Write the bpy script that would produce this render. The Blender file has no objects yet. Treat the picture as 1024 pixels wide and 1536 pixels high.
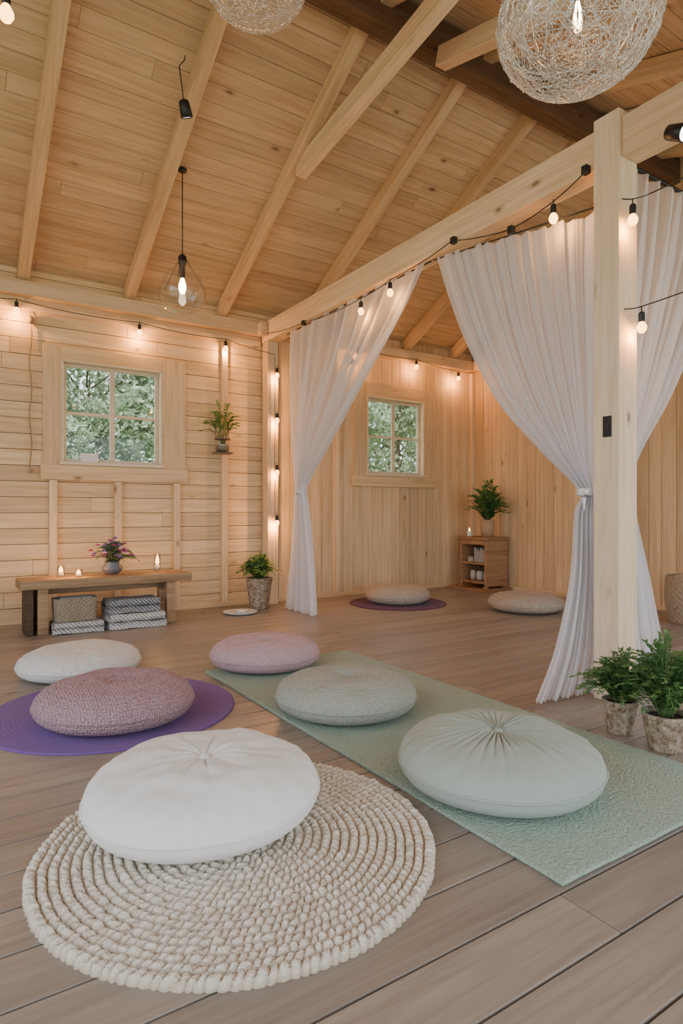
import bpy, math, random
from mathutils import Vector, Matrix, noise
random.seed(7)
R = random.Random(11)
scene = bpy.context.scene
COL = scene.collection
pi = math.pi

# ------------------------------------------------------------------ nodes
def mat_new(name):
    m = bpy.data.materials.new(name); m.use_nodes = True
    nt = m.node_tree; nt.nodes.clear()
    out = nt.nodes.new('ShaderNodeOutputMaterial')
    return m, nt, out
def N(nt, t, **kw):
    n = nt.nodes.new(t)
    for k, v in kw.items():
        if hasattr(n, k): setattr(n, k, v)
        else: n.inputs[k.replace('_', ' ')].default_value = v
    return n
def L(nt, a, b): nt.links.new(a, b)
def ramp(nt, fac, stops):
    r = nt.nodes.new('ShaderNodeValToRGB')
    cr = r.color_ramp
    while len(cr.elements) < len(stops): cr.elements.new(0.5)
    for e, (p, c) in zip(cr.elements, stops):
        e.position = p; e.color = (c[0], c[1], c[2], 1)
    L(nt, fac, r.inputs[0]); return r.outputs[0]
def mix(nt, f, a, b, mode='MIX'):
    n = nt.nodes.new('ShaderNodeMix'); n.data_type = 'RGBA'; n.blend_type = mode
    for s, v in ((n.inputs[0], f), (n.inputs[6], a), (n.inputs[7], b)):
        if hasattr(v, 'is_linked'): L(nt, v, s)
        elif isinstance(v, (int, float)): s.default_value = v
        else: s.default_value = (v[0], v[1], v[2], 1)
    return n.outputs[2]
def math_n(nt, op, a, b=0.0, c=None):
    n = nt.nodes.new('ShaderNodeMath'); n.operation = op
    for i, v in enumerate((a, b) if c is None else (a, b, c)):
        if hasattr(v, 'is_linked'): L(nt, v, n.inputs[i])
        else: n.inputs[i].default_value = v
    return n.outputs[0]
def bsdf(nt, out, color, rough=0.6, metal=0.0, bump=None, bstr=0.3, bdist=0.01, **kw):
    b = nt.nodes.new('ShaderNodeBsdfPrincipled')
    if hasattr(color, 'is_linked'): L(nt, color, b.inputs['Base Color'])
    else: b.inputs['Base Color'].default_value = (*color, 1)
    if hasattr(rough, 'is_linked'): L(nt, rough, b.inputs['Roughness'])
    else: b.inputs['Roughness'].default_value = rough
    b.inputs['Metallic'].default_value = metal
    for k, v in kw.items(): b.inputs[k.replace('_', ' ')].default_value = v
    if bump is not None:
        bn = nt.nodes.new('ShaderNodeBump'); bn.inputs['Strength'].default_value = bstr
        bn.inputs['Distance'].default_value = bdist
        L(nt, bump, bn.inputs['Height']); L(nt, bn.outputs[0], b.inputs['Normal'])
    L(nt, b.outputs[0], out.inputs[0]); return b

def wood(name, light, dark, axis='X', rough=0.6, knots=True, tint=0.3, spec=0.3, grey=None, kpick=.60):
    m, nt, out = mat_new(name)
    tc = N(nt, 'ShaderNodeTexCoord'); at = N(nt, 'ShaderNodeAttribute', attribute_name='tint')
    off = N(nt, 'ShaderNodeVectorMath', operation='SCALE'); off.inputs[0].default_value = (17.3, 31.1, 13.7)
    L(nt, at.outputs['Fac'], off.inputs[3])
    def mapped(al, ac):
        sc = {'X': (al, ac, ac), 'Y': (ac, al, ac), 'Z': (ac, ac, al)}[axis]
        mp = N(nt, 'ShaderNodeVectorMath', operation='MULTIPLY'); mp.inputs[1].default_value = sc
        L(nt, tc.outputs['Object'], mp.inputs[0])
        ad = N(nt, 'ShaderNodeVectorMath', operation='ADD')
        L(nt, mp.outputs[0], ad.inputs[0]); L(nt, off.outputs[0], ad.inputs[1]); return ad.outputs[0]
    g = N(nt, 'ShaderNodeTexNoise', Scale=1.0, Detail=4.0, Roughness=0.65, Distortion=0.8); L(nt, mapped(1.3, 26), g.inputs[0])
    b = N(nt, 'ShaderNodeTexNoise', Scale=1.0, Detail=2.0); L(nt, mapped(.8, 3), b.inputs[0])
    c = ramp(nt, g.outputs[0], [(.32, dark), (.60, light)])
    tv = math_n(nt, 'MULTIPLY_ADD', at.outputs['Fac'], tint, 1 - tint * .5)
    bv = math_n(nt, 'MULTIPLY_ADD', b.outputs[0], .40, .80)
    tvc = N(nt, 'ShaderNodeCombineColor'); mv = math_n(nt, 'MULTIPLY', tv, bv)
    for i in range(3): L(nt, mv, tvc.inputs[i])
    c = mix(nt, 1.0, c, tvc.outputs[0], 'MULTIPLY')
    if grey:
        c = mix(nt, math_n(nt, 'MULTIPLY', b.outputs[0], .8), c, grey)
    if knots:
        v = N(nt, 'ShaderNodeTexVoronoi', Scale=1.0); L(nt, mapped(2.6, 5.5), v.inputs[0])
        nz = math_n(nt, 'MULTIPLY_ADD', g.outputs[0], .08, -.04)
        dd = math_n(nt, 'ADD', v.outputs['Distance'], nz)
        k = ramp(nt, dd, [(.045, (1, 1, 1)), (.09, (.38, .38, .38)), (.17, (0, 0, 0))])
        sep = N(nt, 'ShaderNodeSeparateColor'); L(nt, v.outputs['Color'], sep.inputs[0])
        pick = math_n(nt, 'GREATER_THAN', sep.outputs[0], kpick)
        kk = math_n(nt, 'MULTIPLY', k, math_n(nt, 'MULTIPLY', pick, .85))
        c = mix(nt, kk, c, (dark[0] * .32, dark[1] * .25, dark[2] * .22))
    bsdf(nt, out, c, rough, bump=g.outputs[0], bstr=.35, bdist=.004, Specular_IOR_Level=spec)
    return m

def fabric(name, col, scale=180, bst=.5, dist=.004, kind='weave', var=.12, rough=.9, dk=.45):
    m, nt, out = mat_new(name)
    tc = N(nt, 'ShaderNodeTexCoord')
    if kind == 'weave':
        t = N(nt, 'ShaderNodeTexVoronoi', Scale=scale, Randomness=.45); L(nt, tc.outputs['Object'], t.inputs[0]); h = math_n(nt, 'SUBTRACT', 1.0, t.outputs['Distance'])
        c1 = mix(nt, math_n(nt, 'MULTIPLY', t.outputs['Distance'], dk * 1.5), col, tuple(x * .4 for x in col))
    else:
        t = N(nt, 'ShaderNodeTexNoise', Scale=scale, Detail=3.0); L(nt, tc.outputs['Object'], t.inputs[0]); h = t.outputs[0]
        c1 = mix(nt, math_n(nt, 'MULTIPLY', h, .35), col, tuple(x * .7 for x in col))
    n2 = N(nt, 'ShaderNodeTexNoise', Scale=7.0, Detail=2.0); L(nt, tc.outputs['Object'], n2.inputs[0])
    c = mix(nt, math_n(nt, 'MULTIPLY', n2.outputs[0], var * 2), c1, tuple(x * .7 for x in col))
    bsdf(nt, out, c, rough, bump=h, bstr=bst, bdist=dist, Sheen_Weight=.1, Specular_IOR_Level=.15)
    return m
def plain(name, col, rough=.5, metal=0.0, **kw):
    m, nt, out = mat_new(name)
    tc = N(nt, 'ShaderNodeTexCoord'); n = N(nt, 'ShaderNodeTexNoise', Scale=25.0, Detail=2.0); L(nt, tc.outputs['Object'], n.inputs[0])
    c = mix(nt, math_n(nt, 'MULTIPLY', n.outputs[0], .3), col, tuple(x * .75 for x in col))
    bsdf(nt, out, c, rough, metal, **kw); return m
def emis(name, col, s):
    m, nt, out = mat_new(name); e = N(nt, 'ShaderNodeEmission', Strength=s); e.inputs[0].default_value = (*col, 1)
    L(nt, e.outputs[0], out.inputs[0]); return m
def glass(name, tint=(1, 1, 1), gl=.12):
    m, nt, out = mat_new(name)
    t = N(nt, 'ShaderNodeBsdfTransparent'); t.inputs[0].default_value = (*tint, 1)
    g = N(nt, 'ShaderNodeBsdfGlossy', Roughness=.03); fr = N(nt, 'ShaderNodeLayerWeight', Blend=.25)
    mx = N(nt, 'ShaderNodeMixShader'); L(nt, math_n(nt, 'MULTIPLY_ADD', fr.outputs['Facing'], .5, gl * .3), mx.inputs[0])
    L(nt, t.outputs[0], mx.inputs[1]); L(nt, g.outputs[0], mx.inputs[2]); L(nt, mx.outputs[0], out.inputs[0]); return m
def leafmat(name, a, b):
    m, nt, out = mat_new(name)
    at = N(nt, 'ShaderNodeAttribute', attribute_name='tint')
    c = ramp(nt, at.outputs['Fac'], [(0, a), (1, b)])
    p = N(nt, 'ShaderNodeBsdfPrincipled', Roughness=.55); L(nt, c, p.inputs['Base Color'])
    t = N(nt, 'ShaderNodeBsdfTranslucent'); L(nt, c, t.inputs[0])
    mx = N(nt, 'ShaderNodeMixShader'); mx.inputs[0].default_value = .3
    L(nt, p.outputs[0], mx.inputs[1]); L(nt, t.outputs[0], mx.inputs[2]); L(nt, mx.outputs[0], out.inputs[0]); return m

P_L, P_D = (.75, .55, .33), (.59, .395, .205)
M_wallH = wood('pine_horizontal', P_L, P_D, 'X', tint=.28)
M_wallV = wood('pine_vertical', (.71, .515, .31), (.56, .375, .20), 'Z', tint=.28)
M_wallY = wood('pine_side', P_L, P_D, 'Y')
M_ceil = wood('pine_ceiling', (.62, .44, .26), (.48, .315, .165), 'X', tint=.22)
M_beam = wood('pine_beam', (.78, .58, .365), (.64, .44, .245), 'X', tint=.15)
M_raft = wood('pine_rafter', (.67, .47, .27), (.53, .34, .17), 'X', tint=.15)
M_post = wood('pine_post', (.80, .64, .45), (.69, .51, .33), 'X', tint=.1, kpick=.30)
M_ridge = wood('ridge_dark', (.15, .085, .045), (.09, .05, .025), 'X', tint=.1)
M_floor = wood('floor_boards', (.345, .29, .24), (.19, .152, .122), 'X', rough=.36, tint=.5, spec=.5, grey=(.29, .252, .217), kpick=.78)
M_bench = wood('bench_wood', (.42, .28, .155), (.25, .15, .08), 'X', knots=False)
M_benchd = wood('bench_dark', (.10, .06, .035), (.05, .03, .02), 'X', knots=False)
M_cab = wood('cabinet_wood', (.38, .22, .115), (.25, .13, .06), 'X', knots=False)
M_black = plain('black_plastic', (.012, .012, .012), .4)
M_bulb = emis('warm_bulb', (1, .47, .12), 9)
M_bulb2 = emis('filament', (1, .62, .28), 80)
M_candle = emis('candle_flame', (1, .50, .14), 12)
M_glass = glass('window_glass', gl=.05)
M_glass2 = glass('clear_glass', (.97, .97, .97), .2)
M_frame = wood('window_frame_wood', (.76, .66, .49), (.64, .52, .37), 'X', knots=False, tint=.05)
M_wall_back = plain('sheathing', (.12, .07, .035), .9)

# ------------------------------------------------------------------ mesh helpers
def link(o, parent=None):
    COL.objects.link(o)
    if parent: o.parent = parent
    return o
def empty(name, loc=(0, 0, 0), rz=0):
    e = bpy.data.objects.new(name, None); e.location = loc; e.rotation_euler = (0, 0, rz)
    e.empty_display_size = .1; COL.objects.link(e); return e
def mobj(name, verts, faces, mat, parent=None, smooth=False, tint=None, bevel=0, sub=0):
    me = bpy.data.meshes.new(name); me.from_pydata(verts, [], faces); me.update()
    if tint is not None:
        a = me.attributes.new('tint', 'FLOAT', 'POINT'); a.data.foreach_set('value', tint)
    if smooth: me.polygons.foreach_set('use_smooth', [True] * len(me.polygons))
    o = bpy.data.objects.new(name, me)
    if mat: me.materials.append(mat)
    link(o, parent)
    if bevel:
        b = o.modifiers.new('b', 'BEVEL'); b.width = bevel; b.segments = 2; b.limit_method = 'ANGLE'
    if sub:
        s = o.modifiers.new('s', 'SUBSURF'); s.levels = sub; s.render_levels = sub
    return o
class MB:
    def __init__(s): s.v = []; s.f = []; s.t = []
    def box(s, x0, x1, y0, y1, z0, z1, t=.5):
        n = len(s.v)
        s.v += [(x0,y0,z0),(x1,y0,z0),(x1,y1,z0),(x0,y1,z0),(x0,y0,z1),(x1,y0,z1),(x1,y1,z1),(x0,y1,z1)]
        s.f += [tuple(n+i for i in q) for q in ((0,3,2,1),(4,5,6,7),(0,1,5,4),(1,2,6,5),(2,3,7,6),(3,0,4,7))]
        s.t += [t] * 8
    def hexa(s, pts, t=.5):
        n = len(s.v); s.v += [tuple(p) for p in pts]
        s.f += [tuple(n+i for i in q) for q in ((0,3,2,1),(4,5,6,7),(0,1,5,4),(1,2,6,5),(2,3,7,6),(3,0,4,7))]
        s.t += [t] * 8
    def lathe(s, prof, c=(0,0,0), seg=24, t=.5, sx=1, sy=1):
        n = len(s.v); k = len(prof)
        for r, z in prof:
            for i in range(seg):
                a = 2*pi*i/seg; s.v.append((c[0]+r*math.cos(a)*sx, c[1]+r*math.sin(a)*sy, c[2]+z)); s.t.append(t)
        for j in range(k-1):
            for i in range(seg):
                s.f.append((n+j*seg+i, n+j*seg+(i+1)%seg, n+(j+1)*seg+(i+1)%seg, n+(j+1)*seg+i))
        if prof[0][0] > 1e-5: s.f.append(tuple(n+i for i in reversed(range(seg))))
        if prof[-1][0] > 1e-5: s.f.append(tuple(n+(k-1)*seg+i for i in range(seg)))
    def sphere(s, c, r, seg=14, rings=9, sz=1, t=.5):
        s.lathe([(max(1e-6, r*math.sin(pi*j/rings)), -r*sz*math.cos(pi*j/rings)) for j in range(rings+1)], c, seg, t)
    def tube(s, pts, r, seg=6, t=.5):
        n = len(s.v); P = [Vector(p) for p in pts]
        for i, p in enumerate(P):
            d = (P[min(i+1, len(P)-1)] - P[max(i-1, 0)]).normalized()
            a = Vector((0,0,1)) if abs(d.z) < .9 else Vector((1,0,0))
            u = d.cross(a).normalized(); w = d.cross(u)
            rr = r[i] if isinstance(r, (list, tuple)) else r
            for k in range(seg):
                an = 2*pi*k/seg; q = p + u*(rr*math.cos(an)) + w*(rr*math.sin(an)); s.v.append(tuple(q)); s.t.append(t)
        for i in range(len(P)-1):
            for k in range(seg):
                s.f.append((n+i*seg+k, n+i*seg+(k+1)%seg, n+(i+1)*seg+(k+1)%seg, n+(i+1)*seg+k))
        s.f.append(tuple(n+k for k in reversed(range(seg)))); s.f.append(tuple(n+(len(P)-1)*seg+k for k in range(seg)))
    def out(s, name, mat, parent=None, smooth=False, bevel=0, sub=0):
        return mobj(name, s.v, s.f, mat, parent, smooth, s.t, bevel, sub)

def beam(name, p0, p1, w, h, mat, parent=None, bevel=.006, up=(0,0,1)):
    p0, p1 = Vector(p0), Vector(p1); d = p1 - p0; ln = d.length; x = d.normalized()
    y = Vector(up).cross(x).normalized(); z = x.cross(y)
    b = MB(); t = R.random()
    b.box(0, ln, -w/2, w/2, -h/2, h/2, t)
    o = b.out(name, mat, parent, bevel=bevel)
    M = Matrix((x, y, z)).transposed().to_4x4(); M.translation = p0
    o.matrix_world = M; return o

def sub_rect(r, h):
    x0,x1,z0,z1 = r; a0,a1,b0,b1 = h
    if a1 <= x0 or a0 >= x1 or b1 <= z0 or b0 >= z1: return [r]
    out = []
    if x0 < a0: out.append((x0,a0,z0,z1))
    if x1 > a1: out.append((a1,x1,z0,z1))
    m0, m1 = max(x0,a0), min(x1,a1)
    if z0 < b0: out.append((m0,m1,z0,b0))
    if z1 > b1: out.append((m0,m1,b1,z1))
    return out

# ------------------------------------------------------------------ dimensions
WY, WX, LX, FY = 6.2, 6.2, -2.6, -1.8
RY, SB, SF, ZC = 3.4, .5, .35, 3.17
RZ = ZC + SB*(WY-RY)
def roof(y): return ZC + SB*(WY-y) if y > RY else RZ - SF*(RY-y)
W1 = (.96, 1.885, 1.465, 2.405); W2 = (4.40, 5.31, 1.475, 2.425)

# floor
b = MB(); y = FY
while y < WY:
    w = .178; x = LX - R.random()*2
    while x < WX:
        ln = 2.2 + R.random()*1.6; x1 = min(x+ln, WX)
        if x1 > LX+.05: b.box(max(x, LX)+.0015, x1-.0015, y+.0035, min(y+w, WY)-.0035, -.03, 0, R.random())
        x = x1 if x1 < WX else WX+1
    y += w
b.box(LX, WX, FY, WY, -.1, -.016, 0)
b.out('floor', M_floor, bevel=.0025)

# back wall
b = MB(); z = 0; bw = .142
while z < 3.2:
    x = LX
    while x < 3.05:
        x1 = min(3.05, x + 2.0 + R.random()*2.5)
        if 3.05-x1 < .4: x1 = 3.05
        t = R.random()
        for r in sub_rect((x+.0008, x1-.0008, z+.0022, min(z+bw, 3.2)-.0022), W1): b.box(r[0], r[1], WY+(.004*t), WY+.03, r[2], r[3], t)
        x = x1
    z += bw
w = b.out('wall_back', M_wallH, bevel=.004)
b = MB(); x = 3.05
while x < WX:
    bw2 = .13 + .03*R.random(); x1 = min(WX, x+bw2); t = R.random()
    for r in sub_rect((x+.0018, x1-.0018, 0, 3.2), W2): b.box(r[0], r[1], WY+(.004*t), WY+.03, r[2], r[3], t)
    x = x1
b.out('boards_vertical', M_wallV, w, bevel=.004)
b = MB()
rects = [(LX-.1, WX+.1, -.1, 3.3)]
for W in (W1, W2):
    rects = [q for r in rects for q in sub_rect(r, W)]
for r in rects: b.box(r[0], r[1], WY+.025, WY+.12, r[2], r[3])
b.out('sheathing', M_wall_back, w)
# right wall (vertical boards)
b = MB(); RY0 = 1.5; y = RY0
while y < WY:
    y1 = min(WY, y+.13+.03*R.random()); t = R.random()
    b.hexa([(WX+.004*t,y+.002,0),(WX+.03,y+.002,0),(WX+.03,y1-.002,0),(WX+.004*t,y1-.002,0),
            (WX+.004*t,y+.002,roof(y)),(WX+.03,y+.002,roof(y)),(WX+.03,y1-.002,roof(y1)),(WX+.004*t,y1-.002,roof(y1))], t); y = y1
wr = b.out('wall_right', M_wallV, bevel=.004)
b = MB()
for a, c in ((RY0, RY), (RY, WY+.1)):
    b.hexa([(WX+.025,a,-.1),(WX+.12,a,-.1),(WX+.12,c,-.1),(WX+.025,c,-.1),(WX+.025,a,roof(a)),(WX+.12,a,roof(a)),(WX+.12,c,roof(c)),(WX+.025,c,roof(c))])
b.out('sheathing', M_wall_back, wr)
# left wall
b = MB(); y = 4.2; z = 0
while z < 4.6:
    ya, yb = y, WY
    if z > ZC: yb = min(WY, WY-(z+.142-ZC)/SB)
    if yb > ya: b.box(LX-.03, LX, ya, yb, z+.001, z+.141, R.random())
    z += .142
b.out('wall_left', M_wallY, bevel=.004)
# ceiling
b = MB()
def slope(y0, y1):
    n = max(1, int(round(abs(y1-y0)*math.sqrt(1+SB*SB)/.145)))
    for i in range(n):
        a = y0+(y1-y0)*i/n; c = y0+(y1-y0)*(i+1)/n; e = .003
        a, c = a+e, c-e
        x = LX-.1-R.random()
        while x < WX+.1:
            x1 = min(WX+.1, x+2.5+2*R.random()); t = R.random(); dz = .003*t
            X0, X1 = max(x, LX-.1), x1-.002
            b.hexa([(X0,a,roof(a)+dz),(X1,a,roof(a)+dz),(X1,c,roof(c)+dz),(X0,c,roof(c)+dz),(X0,a,roof(a)+.03),(X1,a,roof(a)+.03),(X1,c,roof(c)+.03),(X0,c,roof(c)+.03)], t)
            x = x1 if x1 < WX+.1 else 99
slope(RY, WY+.12); slope(FY-.2, RY)
ce = b.out('ceiling', M_ceil, bevel=.004)
b = MB()
for a, c in ((FY-.3, RY), (RY, WY+.4)):
    b.hexa([(LX-.3,a,roof(a)+.031),(WX+.3,a,roof(a)+.031),(WX+.3,c,roof(c)+.031),(LX-.3,c,roof(c)+.031),(LX-.3,a,roof(a)+.1),(WX+.3,a,roof(a)+.1),(WX+.3,c,roof(c)+.1),(LX-.3,c,roof(c)+.1)])
b.out('roof_deck', M_wall_back, ce)
for x in (-2.2, -1.25, -.3, .64, 1.56, 2.51, 3.47, 4.3, 5.0, 5.8):
    beam('rafter', (x, WY-.005, roof(WY)-.072), (x, RY+.05, roof(RY)-.07), .095, .12, M_raft)
    beam('rafter', (x+.02, RY-.05, RZ-.09), (x+.02, FY, roof(FY)-.07), .095, .12, M_raft)
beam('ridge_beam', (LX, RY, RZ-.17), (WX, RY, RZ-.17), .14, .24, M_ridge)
beam('roof_brace', (2.56, 4.56, 3.87), (2.60, 2.35, 4.22), .10, .13, M_beam)
beam('roof_brace', (3.0, 3.3, 4.22), (3.0, 1.0, 3.55), .10, .13, M_beam)
# wall plates
beam('trim_1', (LX, WY-.045, 2.985), (2.97, WY-.045, 2.985), .09, .13, M_beam)
beam('trim_2', (3.14, WY-.045, 2.985), (WX, WY-.045, 2.985), .09, .13, M_beam)
beam('trim_3', (WX-.045, WY-.1, 2.985), (WX-.045, RY0, 2.985), .09, .13, M_beam)
beam('ledger_rail', (LX, WY-.012, 2.84), (2.97, WY-.012, 2.84), .03, .06, M_beam)
b = MB(); b.box(LX, 2.95, WY-.018, WY, 0, .045); b.out('baseboard_back', M_wallH, bevel=.003)
b = MB(); b.box(3.15, WX, WY-.018, WY, 0, .045); b.out('baseboard_back', M_wallH, bevel=.003)
b = MB(); b.box(WX-.018, WX, RY0, WY-.02, 0, .045); b.out('baseboard_right', M_wallY, bevel=.003)
BX = 3.05
beam('ceiling_beam', (BX, WY-.03, 2.955), (BX, 2.056, 2.955), .14, .21, M_beam)
beam('front_tie_beam', (BX, 1.904, 2.955), (BX, FY, 2.955), .14, .21, M_beam)
beam('beam_stub', (2.90, WY-.14, 2.97), (2.975, WY-.14, 2.97), .1, .14, M_beam)
beam('post', (BX-.012, 1.98, 0), (BX-.012, 1.98, 3.10), .165, .15, M_post, up=(0,1,0))
beam('wall_post', (BX, WY-.10, 0), (BX, WY-.10, 2.849), .13, .13, M_beam, up=(0,1,0))
for x, z0, z1 in ((.885,.045,1.29),(1.455,.045,1.29),(2.03,.045,1.29),(2.545,.045,2.80)):
    beam('wall_batten', (x, WY-.026, z0), (x, WY-.026, z1), .065, .05, M_beam, up=(0,1,0), bevel=.003)
beam('wall_batten', (3.98, WY-.012, .045), (3.98, WY-.012, 2.9), .05, .024, M_beam, up=(0,1,0), bevel=.003)
beam('wall_batten', (WX-.03, WY-.03, .045), (WX-.03, WY-.03, 2.9), .06, .06, M_beam, up=(0,1,0), bevel=.003)

# windows
def window(name, W, cl, cr, ct, cb):
    x0,x1,z0,z1 = W; e = empty(name, ((x0+x1)/2, WY, (z0+z1)/2)); ox, oy, oz = e.location
    def B(nm, bx, mat, bev=.004):
        q = MB()
        for k in bx: q.box(k[0]-ox,k[1]-ox,k[2]-oy,k[3]-oy,k[4]-oz,k[5]-oz, R.random())
        return q.out(nm, mat, e, bevel=bev)
    y = WY
    B('casing', [(x0-cl,x0,y-.025,y,z0-cb,z1+ct),(x1,x1+cr,y-.025,y,z0-cb,z1+ct)], M_wallV)
    B('casing_rails', [(x0-.0,x1,y-.027,y,z1,z1+ct),(x0-cl-.02,x1+cr+.02,y-.045,y-.025,z0-cb,z0-.035),(x0,x1,y-.025,y,z0-cb,z0)], M_wallH)
    B('sill', [(x0-.02,x1+.02,y-.05,y+.1,z0-.028,z0)], M_frame)
    B('jamb', [(x0-.002,x0+.018,y-.03,y+.12,z0,z1),(x1-.018,x1+.002,y-.03,y+.12,z0,z1),(x0,x1,y-.03,y+.12,z1-.018,z1+.002)], M_frame)
    a,c,d,f = x0+.018,x1-.018,z0,z1-.018; fw=.032; mx=(a+c)/2; mz=(d+f)/2
    B('sash', [(a,a+fw,y+.04,y+.075,d,f),(c-fw,c,y+.04,y+.075,d,f),(a+fw,c-fw,y+.04,y+.075,d,d+fw),(a+fw,c-fw,y+.04,y+.075,f-fw,f),
               (mx-.022,mx+.022,y+.038,y+.075,d+fw,f-fw),(a+fw,mx-.022,y+.045,y+.07,mz-.014,mz+.014),(mx+.022,c-fw,y+.045,y+.07,mz-.014,mz+.014)], M_frame)
    B('pane', [(a+fw,c-fw,y+.056,y+.059,d+fw,f-fw)], M_glass, 0)
window('window_1', W1, .16, .24, .12, .17)
window('window_2', W2, .2, .19, .17, .16)
b = MB(); b.box(-.075,.075,-.04,.03,0,.085); o=b.out('tissue_box', plain('white_card',(.8,.8,.78),.6), bevel=.006); o.location=(1.20,WY-.0,W1[2]+.0005)

# ------------------------------------------------------------------ outside
m, nt, out = mat_new('grass'); tc=N(nt,'ShaderNodeTexCoord'); n=N(nt,'ShaderNodeTexNoise',Scale=3.0,Detail=5.0); L(nt,tc.outputs['Object'],n.inputs[0])
bsdf(nt,out,ramp(nt,n.outputs[0],[(.3,(.16,.25,.08)),(.7,(.34,.42,.20))]),.9)
b = MB(); b.box(-40,50,-40,60,-.4,-.3); b.out('outdoor_ground', m)
M_bounce=plain('pale_bounce_boards',(.54,.47,.39),.8)  # unseen pale boards, added outside to bounce daylight up to the ceiling
b = MB()
for k in range(40): b.box(LX-4, WX+4, FY-.02-.2*(k+1)+.004, FY-.02-.2*k, -.2, -.02, k/40)
for k in range(20): b.box(LX-.2*(k+1), LX-.2*k-.004, FY, 4.2, -.2, -.02, k/20)
for k in range(20): b.box(WX+.02+.2*k, WX+.02+.2*(k+1)-.004, FY, RY0-.2, -.2, -.02, k/20)
b.out('unseen_bounce_deck', M_bounce)
M_treeleaf = leafmat('tree_leaves', (.18,.28,.14), (.60,.70,.50)); M_bark = plain('bark',(.20,.15,.10),.9)
def leaf(v, f, t, p, d, up, ln, w, tt):
    s = d.cross(up)
    if s.length < 1e-4: s = Vector((1,0,0))
    s.normalize(); n = len(v)
    v += [tuple(p), tuple(p+d*ln*.5+s*w*.5), tuple(p+d*ln), tuple(p+d*ln*.5-s*w*.5)]
    f += [(n,n+1,n+2),(n,n+2,n+3)]; t += [tt]*4
def rv():
    while True:
        q = Vector((R.uniform(-1,1),R.uniform(-1,1),R.uniform(-1,1)))
        if .05 < q.length < 1: return q
for (x,y,h) in ((.4,11.8,5.2),(2.4,12.6,4.8),(4.4,11.6,4.9),(7.0,12.4,4.7),(9.2,11.6,5.0),(11.4,12.8,4.9)):
    e = empty('tree', (x,y,-.3)); b = MB()
    b.tube([(0,0,0),(.05,.02,1),(-.04,.05,2.2),(.05,0,h*.8)], [.10,.08,.06,.02], 8)
    V,F,T = [],[],[]
    for i in range(27):
        c = Vector((R.uniform(-1.4,1.4),R.uniform(-.8,.8),1.3+(h-1.4)*((i+R.random())/27))); rr = R.uniform(.45,.75)
        b.tube([(0,0,max(.3,c.z-.9)), tuple(c*.6+Vector((0,0,c.z*.35))), tuple(c)], [.02,.014,.006], 5)
        for k in range(430):
            q = rv(); p = c+q.normalized()*rr*(q.length**.4); leaf(V,F,T,p,rv().normalized(),rv().normalized(),R.uniform(.09,.17),R.uniform(.05,.09),min(1,max(0,.4+q.z*.4+R.uniform(-.35,.35))))
    b.out('trunk', M_bark, e, True); mobj('leaves', V, F, M_treeleaf, e, tint=T)

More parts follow.
